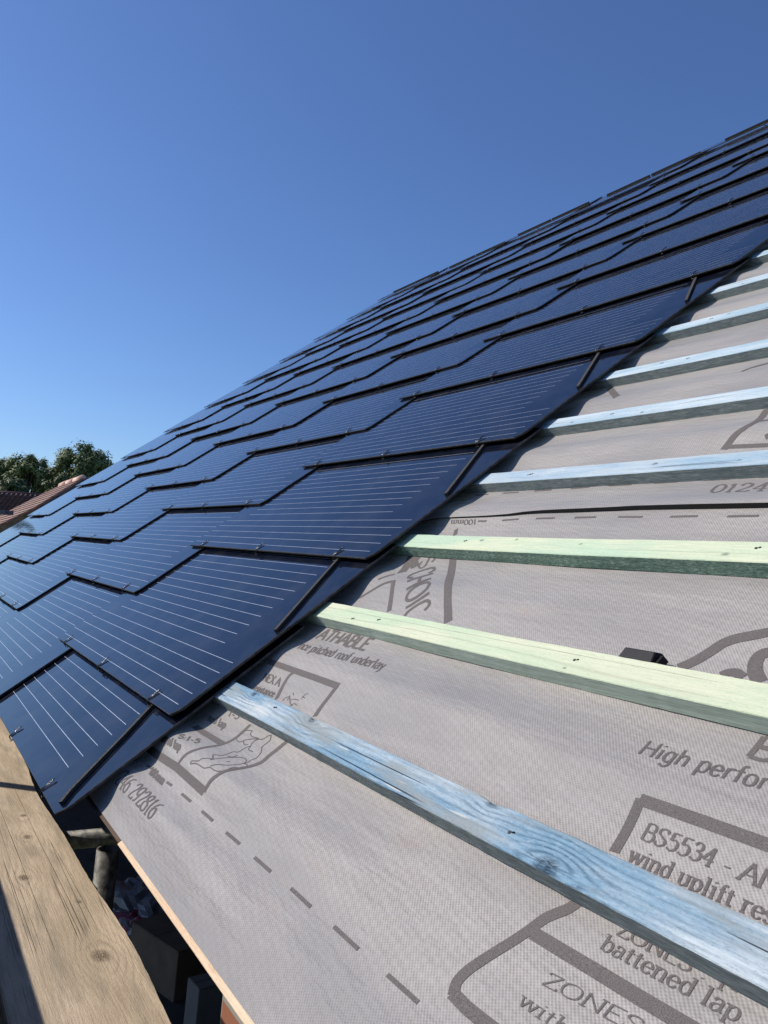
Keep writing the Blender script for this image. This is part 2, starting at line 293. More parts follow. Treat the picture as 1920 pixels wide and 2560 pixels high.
# ---------------- lettering (pen strokes)
PL=[([(-0.1294, 1.8817), (0.0063, 1.8825), (0.2473, 1.893), (0.5327, 1.8907)], 0.0258, 0), ([(0.5327, 1.8907), (0.5369, 1.9208), (0.5481, 1.9469), (0.5554, 1.9762), (0.5664, 2.0034), (0.5779, 2.0304), (0.5904, 2.0558), (0.5966, 2.0781), (0.5926, 2.1025), (0.5954, 2.1338), (0.5987, 2.1704)], 0.0204, 1), ([(0.5984, 2.2919), (0.5792, 2.3381), (0.574, 2.3819), (0.5744, 2.419)], 0.0204, 1), ([(0.0063, 2.4171), (0.2349, 2.4186), (0.3937, 2.4195), (0.5828, 2.419)], 0.0231, 0), ([(0.2425, 2.4135), (0.2314, 2.3875), (0.25, 2.3452), (0.2944, 2.2904)], 0.0177, 1), ([(0.3175, 2.1617), (0.3247, 2.1126), (0.3217, 2.08), (0.3069, 2.0461), (0.2823, 2.0043), (0.2747, 1.973), (0.2584, 1.9428), (0.2481, 1.9175), (0.2449, 1.8943)], 0.0177, 1), ([(0.0127, 2.048), (0.1098, 2.0466), (0.3067, 2.0503)], 0.0231, 0), ([(1.8707, 2.2944), (1.8558, 2.4156)], 0.0231, 0), ([(1.8544, 2.4138), (1.9985, 2.4168), (2.1756, 2.4184)], 0.0245, 0), ([(1.8768, 2.1746), (1.8675, 2.1526), (1.8527, 2.1334), (1.8413, 2.1174), (1.8335, 2.0974), (1.8266, 2.0766), (1.8151, 2.0472), (1.8022, 2.0164), (1.7895, 1.9826), (1.7807, 1.9548), (1.7792, 1.9297), (1.7902, 1.9103)], 0.0245, 1), ([(1.785, 1.9111), (1.8316, 1.9074), (1.8685, 1.9077), (1.9281, 1.909), (2.0063, 1.9134)], 0.0245, 0), ([(1.8392, 2.0807), (1.9102, 2.0817), (1.9943, 2.0833), (2.0848, 2.0844), (2.2403, 2.0887)], 0.0258, 0), ([(0.4076, 1.8444), (0.4978, 1.846)], 0.0094, 0), ([(0.5968, 1.8474), (0.6898, 1.8487)], 0.0094, 0), ([(0.7918, 1.8503), (0.8882, 1.8525)], 0.0094, 0), ([(0.9887, 1.8532), (1.0898, 1.8544)], 0.0094, 0), ([(1.2019, 1.8576), (1.3083, 1.8572)], 0.0094, 0), ([(1.4156, 1.8596), (1.5214, 1.859)], 0.0094, 0), ([(1.6317, 1.8607), (1.7368, 1.8611)], 0.0094, 0), ([(0.0251, 1.8353), (0.0749, 1.8374)], 0.0094, 0), ([(0.2553, 1.8395), (0.3061, 1.842)], 0.0094, 0), ([(0.0078, 3.6413), (0.1013, 3.6437)], 0.0094, 0), ([(0.198, 3.6491), (0.2995, 3.6504)], 0.0094, 0), ([(0.3963, 3.6546), (0.4975, 3.6574)], 0.0094, 0), ([(0.6077, 3.6572), (0.7053, 3.6619)], 0.0094, 0), ([(0.2769, 3.4132), (0.3314, 3.4137)], 0.0094, 0), ([(0.4278, 3.4197), (0.5179, 3.4285)], 0.0094, 0), ([(0.6134, 3.4342), (0.7099, 3.4385)], 0.0094, 0), ([(0.8096, 3.443), (0.9108, 3.4463)], 0.0094, 0), ([(0.8075, 3.6631), (0.9116, 3.6642)], 0.0094, 0), ([(1.0141, 3.6654), (1.1141, 3.6678)], 0.0094, 0), ([(1.2169, 3.6691), (1.316, 3.6696)], 0.0094, 0), ([(1.4215, 3.6697), (1.501, 3.669)], 0.0094, 0), ([(1.0143, 3.4462), (1.1227, 3.4428)], 0.0094, 0), ([(1.2379, 3.4397), (1.3416, 3.4392)], 0.0094, 0), ([(1.4483, 3.4346), (1.5504, 3.4345)], 0.0094, 0), ([(0.3479, 3.186), (0.4526, 3.0855), (0.5932, 2.9535), (0.6482, 2.8972), (0.7358, 2.8164)], 0.0326, 1), ([(0.2022, 3.325), (0.1716, 3.3645)], 0.0204, 0), ([(0.097, 2.9619), (0.1511, 3.0145)], 0.0136, 0), ([(0.0688, 2.8592), (0.1285, 2.9123), (0.1733, 2.9469), (0.2171, 2.9646)], 0.0136, 1), ([(0.2147, 2.9644), (0.2526, 2.9235), (0.3016, 2.8703), (0.3561, 2.8162)], 0.0204, 1), ([(1.1789, 3.8638), (1.1909, 3.9265), (1.2131, 4.0058), (1.1826, 4.1606)], 0.0306, 1), ([(1.2041, 4.0371), (1.2675, 4.0411)], 0.0204, 0), ([(1.1908, 3.876), (1.3596, 3.8641)], 0.0204, 0), ([(0.8661, 4.5348), (0.8922, 4.5681), (0.9666, 4.5968)], 0.0204, 1), ([(0.0496, 4.6471), (0.2473, 4.4608)], 0.034, 0), ([(1.3184, 3.9035), (1.3367, 3.9166)], 0.0272, 0), ([(1.6838, 2.8011), (1.6939, 2.8123), (1.712, 2.8375), (1.7293, 2.8705), (1.7458, 2.905), (1.7698, 2.9263), (1.7968, 2.9411), (1.8359, 2.9632)], 0.034, 1), ([(1.8944, 2.8036), (1.8671, 2.833), (1.852, 2.8637), (1.8529, 2.8868), (1.8693, 2.8992)], 0.034, 1), ([(1.7984, 2.8026), (1.8087, 2.8145), (1.8262, 2.8198), (1.851, 2.8086)], 0.026, 1), ([(0.3347, 1.9252), (0.3326, 1.9351), (0.3699, 1.9477), (0.3738, 1.9598), (0.3933, 1.9732), (0.4137, 1.9832), (0.3793, 1.996), (0.4089, 2.0114), (0.4112, 2.0251), (0.4134, 2.0474), (0.4359, 2.0571), (0.437, 2.0717), (0.4418, 2.0877), (0.4511, 2.0974), (0.4414, 2.1116), (0.4471, 2.1282), (0.4725, 2.14), (0.4787, 2.1565), (0.4892, 2.1658)], 0.0035, 1), ([(0.4892, 2.1658), (0.5129, 2.1485), (0.5128, 2.1315), (0.513, 2.1146), (0.5365, 2.1006), (0.546, 2.0868), (0.5508, 2.0735), (0.5431, 2.06), (0.5463, 2.0428), (0.5361, 2.0318), (0.559, 2.0378), (0.5789, 2.0282), (0.567, 2.0134), (0.5458, 2.0004), (0.5512, 1.9778), (0.5339, 1.9616), (0.5087, 1.955), (0.4697, 1.9534), (0.4428, 1.9412), (0.3908, 1.9387), (0.3632, 1.935), (0.3347, 1.9252)], 0.0035, 1), ([(0.3216, 2.0992), (0.3247, 2.1126), (0.3151, 2.1246), (0.3359, 2.1375), (0.3675, 2.145), (0.3765, 2.1332), (0.4064, 2.1286), (0.4461, 2.1336), (0.4146, 2.1197), (0.3865, 2.1038), (0.3743, 2.0901), (0.3481, 2.0899), (0.3216, 2.0992)], 0.0035, 1), ([(0.4161, 1.9731), (0.4343, 2.0032), (0.4589, 2.0306), (0.4922, 2.0488), (0.5236, 2.05), (0.5388, 2.0382), (0.5326, 2.0187), (0.5091, 1.9924), (0.4775, 1.9746), (0.4625, 1.9563)], 0.0035, 1), ([(0.4796, 2.0039), (0.4852, 2.0125)], 0.0035, 1), ([(0.4283, 2.0229), (0.4524, 2.0292), (0.4579, 2.0464)], 0.0035, 1), ([(0.4539, 2.0985), (0.4644, 2.0843), (0.4971, 2.0851)], 0.0035, 1), ([(0.388, 2.0983), (0.416, 2.0902), (0.4292, 2.0982)], 0.0035, 1), ([(0.3422, 2.2955), (0.3368, 2.3093), (0.3559, 2.3205), (0.3612, 2.3039)], 0.0035, 1), ([(0.3488, 2.3245), (0.3982, 2.2993), (0.4247, 2.295)], 0.0035, 1), ([(0.3801, 2.3122), (0.3959, 2.3195), (0.4283, 2.3224)], 0.0035, 1), ([(0.4343, 2.3298), (0.4312, 2.3486), (0.4418, 2.3592)], 0.0035, 1), ([(0.4245, 2.3413), (0.447, 2.3388)], 0.0035, 1), ([(0.3514, 2.3399), (0.3685, 2.3327)], 0.0035, 1), ([(0.4101, 2.2847), (0.4236, 2.3036), (0.4463, 2.3012)], 0.0035, 1)]
TX=[('246 292816', 's', [0.0054, 1.7162], [0.4511, 1.7248], [-0.0151, 0.057]), ('100mm', 's', [0.1022, 1.8195], [0.2557, 1.8224], [-0.0382, 0.0255]), ('NEX A', 's', [0.0757, 2.3378], [0.2229, 2.3411], [-0.023, 0.0326]), ('esistance', 's', [0.0921, 2.2859], [0.2634, 2.2933], [-0.0248, 0.0267]), ('1-5', 's', [0.1197, 2.1507], [0.2109, 2.1548], [-0.0259, 0.0279]), ('ned lap', 's', [0.0303, 2.0952], [0.1986, 2.1006], [-0.0331, 0.0269]), ('S:1-5', 's', [0.0835, 1.9688], [0.2178, 1.9977], [-0.0356, 0.0193]), ('taped lap', 's', [-0.0156, 1.9256], [0.1923, 1.9364], [-0.0429, 0.0241]), ('ATHABLE', 'b', [0.0936, 2.601], [0.476, 2.6045], [-0.0149, 0.0619]), ('nce pitched roof underlay', 'i', [0.0902, 2.5179], [0.7005, 2.535], [-0.0331, 0.0491]), ('High perfor', 'i', [1.7762, 2.5163], [2.0636, 2.5242], [-0.0106, 0.0501]), ('B', 'b', [1.976, 2.6003], [2.0296, 2.6003], [0.0009, 0.0592]), ('BS5534 - AN', 's', [1.9005, 2.3417], [2.1723, 2.3441], [-0.0014, 0.0353]), ('wind uplift res', 's', [1.9058, 2.2895], [2.1961, 2.2918], [-0.0056, 0.0328]), ('ZONES : 1-', 's', [1.9805, 2.1552], [2.2097, 2.161], [-0.0033, 0.028]), ('battened lap', 's', [1.9713, 2.1191], [2.2281, 2.1293], [-0.0014, 0.0294]), ('ZONES:', 's', [1.9225, 2.014], [2.1347, 2.036], [0.0005, 0.025]), ('with taped', 's', [1.9118, 1.964], [2.1796, 1.9723], [0.0007, 0.0243]), ('01246', 's', [1.2962, 3.5741], [1.5452, 3.5738], [-0.0097, 0.0604]), ('100mm', 's', [0.2587, 3.4219], [0.0854, 3.4161], [0.0222, -0.028]), ('CHOIC', 'n', [0.2404, 3.0324], [0.5061, 2.78], [0.0654, 0.0834]), ('R', 'b', [0.1703, 3.0254], [0.1947, 3.0928], [-0.1107, 0.1403]), ('S', 'n', [0.1819, 3.1233], [0.2469, 3.07], [0.0245, 0.0709])]

GL = {  # advance, strokes (c = curve, l = line), serif points (x, y, dir)
'A': (.72, ['l0,0 .36,1', 'l.36,1 .72,0', 'l.13,.35 .59,.35'], [(0, 0), (.72, 0)]),
'B': (.62, ['l.08,0 .08,1', 'c.08,1 .4,1 .52,.76 .4,.53 .08,.53', 'c.08,.53 .45,.53 .6,.27 .45,0 .08,0'], []),
'C': (.68, ['c.64,.8 .5,.97 .34,1 .12,.86 .04,.5 .12,.14 .34,0 .5,.03 .64,.2'], []),
'E': (.58, ['l.08,0 .08,1', 'l.08,1 .56,1', 'l.08,.52 .44,.52', 'l.08,0 .58,0'], []),
'H': (.72, ['l.08,0 .08,1', 'l.64,0 .64,1', 'l.08,.52 .64,.52'], [(.08, 0), (.08, 1), (.64, 0), (.64, 1)]),
'I': (.3, ['l.15,0 .15,1'], [(.15, 0), (.15, 1)]),
'L': (.54, ['l.08,1 .08,0', 'l.08,0 .54,0'], [(.08, 1)]),
'N': (.74, ['l.1,0 .1,1', 'l.1,1 .64,0', 'l.64,0 .64,1'], [(.1, 0), (.64, 1)]),
'O': (.76, ['c.38,1 .12,.86 .04,.5 .12,.14 .38,0 .64,.14 .72,.5 .64,.86 .38,1'], []),
'R': (.66, ['l.08,0 .08,1', 'c.08,1 .44,1 .56,.75 .44,.5 .08,.5', 'l.34,.5 .64,0'], []),
'S': (.56, ['c.5,.82 .4,.98 .25,1 .08,.9 .07,.7 .28,.53 .48,.38 .5,.16 .3,0 .12,.03 .03,.2'], []),
'T': (.6, ['l.3,0 .3,1', 'l0,1 .6,1'], [(.3, 0)]),
'X': (.7, ['l.06,1 .64,0', 'l.64,1 .06,0'], [(.06, 0), (.64, 0), (.06, 1), (.64, 1)]),
'Z': (.6, ['l.06,1 .56,1', 'l.56,1 .05,0', 'l.05,0 .58,0', 'l.06,1 .06,.85', 'l.58,0 .58,.16'], []),
'0': (.54, ['c.27,1 .1,.86 .04,.5 .1,.14 .27,0 .44,.14 .5,.5 .44,.86 .27,1'], []),
'1': (.4, ['l.2,0 .2,1', 'l.2,1 .06,.86'], [(.2, 0)]),
'2': (.54, ['c.06,.76 .14,.96 .3,1 .46,.84 .42,.6 .2,.28 .04,.02', 'l.04,.03 .5,.03', 'l.5,.03 .5,.16'], []),
'3': (.52, ['c.06,.82 .2,1 .4,.92 .42,.66 .2,.54', 'c.2,.54 .46,.44 .46,.12 .26,0 .05,.12'], []),
'4': (.56, ['l.38,0 .38,1', 'l.38,1 .03,.3', 'l.03,.3 .54,.3'], [(.38, 0)]),
'5': (.52, ['l.12,1 .48,1', 'l.12,1 .1,.56', 'c.1,.56 .3,.63 .47,.48 .46,.14 .26,0 .05,.1'], []),
'6': (.54, ['c.46,.97 .22,.86 .07,.5 .08,.15 .27,0 .44,.1 .48,.34 .36,.56 .2,.56 .08,.4'], []),
'8': (.54, ['c.27,.54 .1,.68 .12,.9 .27,1 .42,.9 .44,.68 .27,.54', 'c.27,.54 .05,.4 .06,.1 .27,0 .48,.1 .49,.4 .27,.54'], []),
'9': (.54, ['c.08,.03 .32,.14 .47,.5 .46,.85 .27,1 .1,.9 .06,.66 .18,.44 .34,.44 .46,.6'], []),
'-': (.4, ['l.06,.33 .34,.33'], []), ':': (.26, ['l.13,.06 .13,.13', 'l.13,.5 .13,.57'], []), ' ': (.28, [], []),
'a': (.5, ['c.08,.52 .16,.66 .3,.66 .4,.56 .4,.4 .4,.12 .5,.02', 'c.4,.4 .16,.36 .06,.2 .1,.02 .24,0 .4,.14'], []),
'b': (.54, ['l.1,1 .1,0', 'c.1,.5 .26,.68 .42,.6 .49,.34 .42,.06 .26,-.01 .1,.14'], [(.06, 1)]),
'c': (.46, ['c.42,.52 .34,.66 .22,.66 .06,.52 .05,.2 .18,0 .32,.01 .43,.14'], []),
'd': (.54, ['l.44,1 .44,0', 'c.44,.5 .28,.68 .12,.6 .05,.34 .12,.06 .28,-.01 .44,.14'], [(.4, 1)]),
'e': (.48, ['c.06,.36 .43,.38 .4,.56 .26,.67 .1,.56 .05,.3 .14,.04 .3,0 .44,.14'], []),
'f': (.34, ['c.36,.95 .26,1 .17,.88 .16,.7 .16,0', 'l.02,.65 .32,.65'], [(.16, 0)]),
'g': (.52, ['c.44,.66 .44,.3 .44,-.1 .34,-.3 .18,-.3 .06,-.2', 'c.44,.5 .28,.68 .12,.6 .05,.34 .12,.06 .28,-.01 .44,.14'], []),
'h': (.56, ['l.1,1 .1,0', 'c.1,.46 .26,.66 .4,.64 .46,.5 .46,0'], [(.1, 0), (.46, 0), (.06, 1)]),
'i': (.28, ['l.14,.66 .14,0', 'l.14,.88 .14,.96'], [(.14, 0), (.1, .66)]),
'l': (.28, ['l.14,1 .14,0'], [(.14, 0), (.1, 1)]),
'm': (.84, ['l.1,.66 .1,0', 'c.1,.46 .24,.66 .36,.64 .42,.5 .42,0', 'c.42,.46 .56,.66 .68,.64 .74,.5 .74,0'], [(.1, 0), (.42, 0), (.74, 0)]),
'n': (.56, ['l.1,.66 .1,0', 'c.1,.46 .26,.66 .4,.64 .46,.5 .46,0'], [(.1, 0), (.46, 0), (.06, .66)]),
'o': (.52, ['c.26,.67 .1,.58 .05,.33 .1,.08 .26,0 .42,.08 .47,.33 .42,.58 .26,.67'], []),
'p': (.54, ['l.1,.66 .1,-.3', 'c.1,.5 .26,.68 .42,.6 .49,.34 .42,.06 .26,-.01 .1,.14'], [(.1, -.3), (.06, .66)]),
'r': (.38, ['l.1,.66 .1,0', 'c.1,.42 .2,.62 .32,.66 .38,.6'], [(.1, 0), (.06, .66)]),
's': (.42, ['c.37,.54 .28,.66 .16,.66 .06,.56 .1,.4 .3,.28 .37,.12 .26,0 .12,.01 .04,.13'], []),
't': (.34, ['c.16,.88 .15,.5 .16,.1 .24,0 .34,.06', 'l.02,.65 .32,.65'], []),
'u': (.56, ['c.1,.66 .1,.2 .16,.02 .3,0 .46,.16', 'l.46,.66 .46,0'], [(.06, .66), (.42, .66)]),
'w': (.76, ['l.04,.66 .2,0', 'l.2,0 .38,.66', 'l.38,.66 .56,0', 'l.56,0 .72,.66'], [(.04, .66), (.38, .66), (.72, .66)]),
'y': (.5, ['l.04,.66 .25,.05', 'c.46,.66 .25,.05 .16,-.24 .02,-.28'], [(.04, .66), (.46, .66)])}
def crom(P, per=8):
    if len(P) < 3: return P
    out = []; Q = [tuple(2*a-b for a, b in zip(P[0], P[1]))]+list(P)+[tuple(2*a-b for a, b in zip(P[-1], P[-2]))]
    for i in range(1, len(Q)-2):
        for k in range(per):
            u = k/per
            out.append(tuple(.5*((2*b)+(-a+c)*u+(2*a-5*b+4*c-d)*u*u+(-a+3*b-3*c+d)*u**3) for a, b, c, d in zip(Q[i-1], Q[i], Q[i+1], Q[i+2])))
    out.append(tuple(P[-1])); return out
def dens(P, st):
    out = [P[0]]
    for a, b in zip(P, P[1:]):
        L = math.hypot(b[0]-a[0], b[1]-a[1]); n = max(1, int(L/st))
        for k in range(1, n+1): out.append((a[0]+(b[0]-a[0])*k/n, a[1]+(b[1]-a[1])*k/n))
    return out
PV = []; PF = []; cnt = [0]; MARK = []
def surf(s, t): return Nup(s, t) if t > seam(s) else Nm(s, t)
def ribbon(P, wfun):
    """P list of roof (s,t); wfun(i, dx, dy) half width vector pairs"""
    z = .0008+.00001*(cnt[0] % 30); cnt[0] += 1; b = len(PV)
    for i, p in enumerate(P):
        a = P[max(i-1, 0)]; c = P[min(i+1, len(P)-1)]; dx, dy = c[0]-a[0], c[1]-a[1]; L = math.hypot(dx, dy) or 1e-9
        hw = wfun(dx/L, dy/L); nx, ny = -dy/L, dx/L
        for q in (-1, 0, 1):
            s_, t_ = p[0]+nx*hw*q, p[1]+ny*hw*q; PV.append((s_, t_, surf(s_, t_)+z))
    for i in range(len(P)-1):
        for q in (0, 1): PF.append((b+3*i+q+1, b+3*i+q, b+3*i+3+q, b+3*i+4+q))
for pts, wd, sm in PL:
    P = crom(pts, 8) if sm and len(pts) > 2 else list(pts)
    if wd > .01 and not sm and len(P) > 1:
        pass
    ribbon(dens(P, .012), lambda dx, dy: wd/2)
def text(s, style, a, b, up):
    adv = sum(GL[c][0]+.06 for c in s)-.06; bx, by = (b[0]-a[0])/adv, (b[1]-a[1])/adv
    H = math.hypot(*up); thick = {'s': .185, 'b': .23, 'i': .125, 'n': .16}[style]*H; thin = {'s': .085, 'b': .17, 'i': .105, 'n': .125}[style]*H
    X = 0
    for c in s:
        ad, st, se = GL[c]
        def mp(x, y): return (a[0]+bx*(X+x)+up[0]*y, a[1]+by*(X+x)+up[1]*y)
        for q in st:
            pts = [tuple(float(u) for u in w_.split(',')) for w_ in q[1:].split()]
            if q[0] == 'c': pts = crom(pts, 5)
            P = [mp(*p) for p in dens(pts, .12)]
            ul = (up[0]/H, up[1]/H)
            ribbon(P, lambda dx, dy: (thin+(thick-thin)*abs(dx*ul[0]+dy*ul[1])**1.5)/2)
        if style == 's':
            for x, y in se: ribbon([mp(x-.11, y), mp(x+.11, y)], lambda dx, dy: thin*.55)
        X += ad+.06
MARK.append(('printed_lines', len(PF)))
for q in TX:
    text(*q); MARK.append(('printed_text', len(PF)))
f0 = 0
for nm_, f1 in MARK:
    for upper in (False, True):
        vv = []; ff = []
        for fa in PF[f0:f1]:
            c = PV[fa[0]]
            if (c[1] > seam(c[0])) == upper:
                b = len(vv); vv.extend(PV[i] for i in fa); ff.append((b, b+1, b+2, b+3))
        if ff:
            o = make(nm_, vv, ff, M['print'], upm if upper else low)
            if nm_ == 'printed_lines': o['kind'] = 'stuff'
    f0 = f1
# ---------------- solar slates
W = 2.365; PITCH = 2.14; DL = .033; L0 = 1.155; TOP = 12.86
def plate(w_, L, z0, z1, ch=.038, cy=.045, ins=0):
    o = [(-w_+ch*.6, 0), (-.004, 0), (.026, cy), (.026, L), (-w_, L), (-w_, cy)]
    cx_, cyy = -w_/2, L/2
    o = [(x+(ins if x < cx_ else -ins), y+(ins if y < cyy else -ins)) for x, y in o]
    n = len(o); v = [(x, y, z0) for x, y in o]+[(x, y, z1) for x, y in o]
    return v, [tuple(range(n-1, -1, -1)), tuple(range(n, 2*n))]+[(i, (i+1) % n, n+(i+1) % n, n+i) for i in range(n)]
def glass_mesh(name, w_, L, mat):
    v, f = plate(w_, L, -.008, 0)
    o = make(name, v, f, mat); bevel(o, .0016)
    o.data.materials.append(M['edge'])
    for p in o.data.polygons:
        if abs(p.normal.z) < .95: p.material_index = 1
    me = o.data; bpy.data.objects.remove(o); return me
def mk(name, me, parent, mw=None):
    o = bpy.data.objects.new(name, me); sc.collection.objects.link(o); o.parent = parent
    if mw is not None: o.matrix_local = mw
    return o
def mb_mesh(name, mb, mat, smooth=False):
    o = mb.make(name, mat, smooth=smooth); me = o.data; bpy.data.objects.remove(o); return me
hook = MB()
hook.tube([(-.008, .03, -.0235), (-.008, 0, -.0225), (-.007, -.0065, -.018), (-.007, -.0075, -.004), (-.0065, -.004, .0035), (-.0055, .03, .0055), (-.005, .052, .008), (-.003, .058, .0085), (0, .060, .0085), (.003, .058, .0085), (.005, .052, .008), (.0055, .03, .0055), (.0065, -.004, .0035), (.007, -.0075, -.004), (.007, -.0065, -.018), (.008, 0, -.0225), (.008, .03, -.0235)], .0019, 6)
hook.tube([(-.012, -.010, -.018), (0, -.013, -.02), (.012, -.010, -.018)], .0017, 5)
hook_me = mb_mesh('wire_hook', hook, M['wire'], True)
def foam(y0, x0, y1, x1, wd=.0165, h=.0135, kink=.0):
    mb = MB(); pts = [(x0, y0), (x0+(x1-x0)*.1-.012*kink, y0+(y1-y0)*.1), ((x0*2+x1)/3-.008*kink, (y0*2+y1)/3), ((x0+2*x1)/3, (y0+2*y1)/3), (x1, y1)]
    v = []
    for i, (x, y) in enumerate(pts):
        a = pts[max(i-1, 0)]; c = pts[min(i+1, 4)]; d = Vector((c[0]-a[0], c[1]-a[1], 0)).normalized(); nrm = Vector((-d.y, d.x, 0))*wd/2
        for q, z in ((-1, .0004), (-1, h), (1, h), (1, .0004)): v.append((x+nrm.x*q, y+nrm.y*q, z))
    f = [(0, 1, 2, 3), (19, 18, 17, 16)]
    for i in range(4):
        for k in range(4): f.append((i*4+k, i*4+4+k, i*4+4+(k+1) % 4, i*4+(k+1) % 4))
    mb.add(v, f); return mb_mesh('foam_strip', mb, M['foam'])
foam_me = foam(.51, -.008, 1.045, -.283); foam_me0 = foam(.035, -.028, .495, -.285, kink=1); foam_mel = foam(.035, -.035, .99, -.29)
ridge_foam = MB(); ridge_foam.box(-1.85, -1.0, -.008, .012, .0003, .026); ridge_foam.box(-.965, -.10, -.008, .012, .0003, .026)
ridge_me = mb_mesh('foam_strip', ridge_foam, M['foam'])
gm = {}
def slate_meshes(L, starter, w_):
    k = (round(L, 3), starter, w_)
    if k not in gm:
        g = glass_mesh('glass', w_, L, M['glass0' if starter else 'glass'])
        v, f = plate(w_, L, -.0125, -.0082, ins=.003)
        b = make('backing', v, f, M['back']); bm_ = b.data; bpy.data.objects.remove(b); gm[k] = (g, bm_)
    return gm[k]
rnd = random.Random(7)
ORD = ['', 'second', 'third', 'fourth', 'fifth', 'sixth', 'seventh', 'eighth', 'ninth', 'tenth', 'eleventh', 'twelfth', 'thirteenth']
COLN = ['in the column beside the bare membrane', 'in the second column from the bare membrane', 'in the third column from the bare membrane', 'in the third column from the far left', 'in the second column from the far left', 'in the column along the far left']
for col in range(6):
    levels = [1.5]+([2+i for i in range(11)] if col % 2 == 0 else [2.5+i for i in range(11)])
    for i, l in enumerate(levels):
        st = (l == 1.5 and col % 2 == 0)
        L = min(L0, TOP-l); w_ = W; s0 = -PITCH*col; n0 = 0.
        t = l+(.01 if l == 1.5 else 0)
        if l == 1.5: L = 1.1
        if st: n0 = -.021
        roll = 0
        
        if l == 1.5 and col % 2 == 1: s0 += .15 if col == 1 else 0; 
        g, bk = slate_meshes(L, l == 1.5, w_)
        tl = -math.atan(DL if col else .031)+rnd.gauss(0, .0011)
        mw = roofmat(s0+rnd.gauss(0, .003), t+rnd.gauss(0, .002), n0) @ Matrix.Rotation(tl, 4, 'X') @ Matrix.Rotation(rnd.gauss(roll, .0005), 4, 'Y')
        e = empty('solar_slate', mw)
        where = ('bottom one' if i == 0 else 'topmost one' if i == len(levels)-1 else (ORD[i+1]+' one up'))
        tag(e, 'black solar slate, ' + where + ' ' + COLN[col], 'solar slate', 'black solar slates laid in overlapping courses')
        mk('glass', g, e); mk('backing', bk, e)
        for hx in (-.275, -1.19, -2.11):
            hm = Matrix.Translation((hx*K+rnd.gauss(0, .004), 0, 0)) @ Matrix.Rotation(rnd.gauss(0, .07), 4, 'Z') @ Matrix.Rotation(rnd.gauss(-.02, .03), 4, 'X')
            mk('wire_hook', hook_me, e, hm)
        if col == 0: mk('foam_strip', foam_me0 if l == 1.5 else foam_me, e)
        if i == len(levels)-1: mk('foam_strip', ridge_me, e, Matrix.Translation((0, (12.66-l)*K, 0)))
# ---------------- battens
def batten(i, mat, label, s0=-.7, s1=6.5, side=None, notch=()):
    t0 = 2.167+.4985*i; wd = .091; h = .0495; rr = random.Random(i+50)
    xs = lin(s0, 3.2, .03)+[4.5, s1]; v = []
    for x in xs:
        bow = .0035*math.sin(x*1.1+i*2)+.0015*math.sin(x*3.3+i); jt = rr.gauss(0, .0004); zz = .0008*math.sin(x*9+i)
        y0 = bow+rr.gauss(0, .0003); y1 = wd+bow+jt; nk = 0
        for nx, nw, nd in notch: nk += nd*math.exp(-((x-nx)/nw)**2)
        c = .0022
        z1 = h+zz*.4
        v += [(x, y0, 0), (x, y0, z1-c), (x, y0+c, z1), (x, y1-c-nk, z1), (x, y1-nk*.9, z1-c-nk*.5), (x, y1, 0)]
    n = len(xs); f = [(0, 1, 2, 3, 4, 5), tuple((n-1)*6+k for k in (5, 4, 3, 2, 1, 0))]
    for j in range(n-1):
        for k in range(6): f.append((j*6+k, j*6+6+k, j*6+6+(k+1) % 6, j*6+(k+1) % 6))
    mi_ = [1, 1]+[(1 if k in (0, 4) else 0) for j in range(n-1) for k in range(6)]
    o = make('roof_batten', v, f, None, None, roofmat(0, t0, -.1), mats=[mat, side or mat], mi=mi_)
    return tag(o, label, 'roof batten', 'treated timber battens nailed across the membrane')
BLUE = dict(pale=(.50, .57, .60), mid=(.33, .45, .53), dark=(.13, .21, .28))
def sawn(name, c0, c1, c2, sc=1.):  # rough sawn side faces; the darker tones also paint in their shade
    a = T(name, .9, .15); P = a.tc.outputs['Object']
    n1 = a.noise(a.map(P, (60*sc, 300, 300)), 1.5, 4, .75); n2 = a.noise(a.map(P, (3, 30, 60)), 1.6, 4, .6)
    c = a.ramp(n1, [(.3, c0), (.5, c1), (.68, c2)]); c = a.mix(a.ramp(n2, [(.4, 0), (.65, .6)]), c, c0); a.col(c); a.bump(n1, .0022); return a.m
S_BLUE = sawn('sawn_blue_shade', (.13, .165, .165), (.26, .30, .295), (.46, .50, .48), .5)
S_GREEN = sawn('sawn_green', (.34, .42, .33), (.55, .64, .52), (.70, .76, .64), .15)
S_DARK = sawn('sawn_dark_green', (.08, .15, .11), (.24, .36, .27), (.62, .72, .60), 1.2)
GREEN = dict(pale=(.64, .66, .46), mid=(.50, .62, .44), dark=(.34, .43, .29))
def bm_(i, kn, kind, **kw):
    d = dict(BLUE if kind == 'b' else GREEN); d.update(kw)
    return wood('batten_wood', knots=kn, off=(i*3.7, i*1.3, i*.7), **d)
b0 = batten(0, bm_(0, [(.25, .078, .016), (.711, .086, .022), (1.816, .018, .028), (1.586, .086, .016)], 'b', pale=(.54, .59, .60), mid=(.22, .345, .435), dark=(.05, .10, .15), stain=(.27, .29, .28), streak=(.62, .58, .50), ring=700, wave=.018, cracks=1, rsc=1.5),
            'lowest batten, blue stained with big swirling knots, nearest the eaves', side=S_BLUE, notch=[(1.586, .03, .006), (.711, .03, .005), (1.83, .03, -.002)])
b1 = batten(1, bm_(1, [(1.44, .012, .006)], 'g', ring=200, rsc=.35, cracks=.2, pale=(.66, .66, .47), mid=(.54, .63, .43)), 'pale green batten second from the eaves, with the black plastic block behind it', side=S_GREEN)
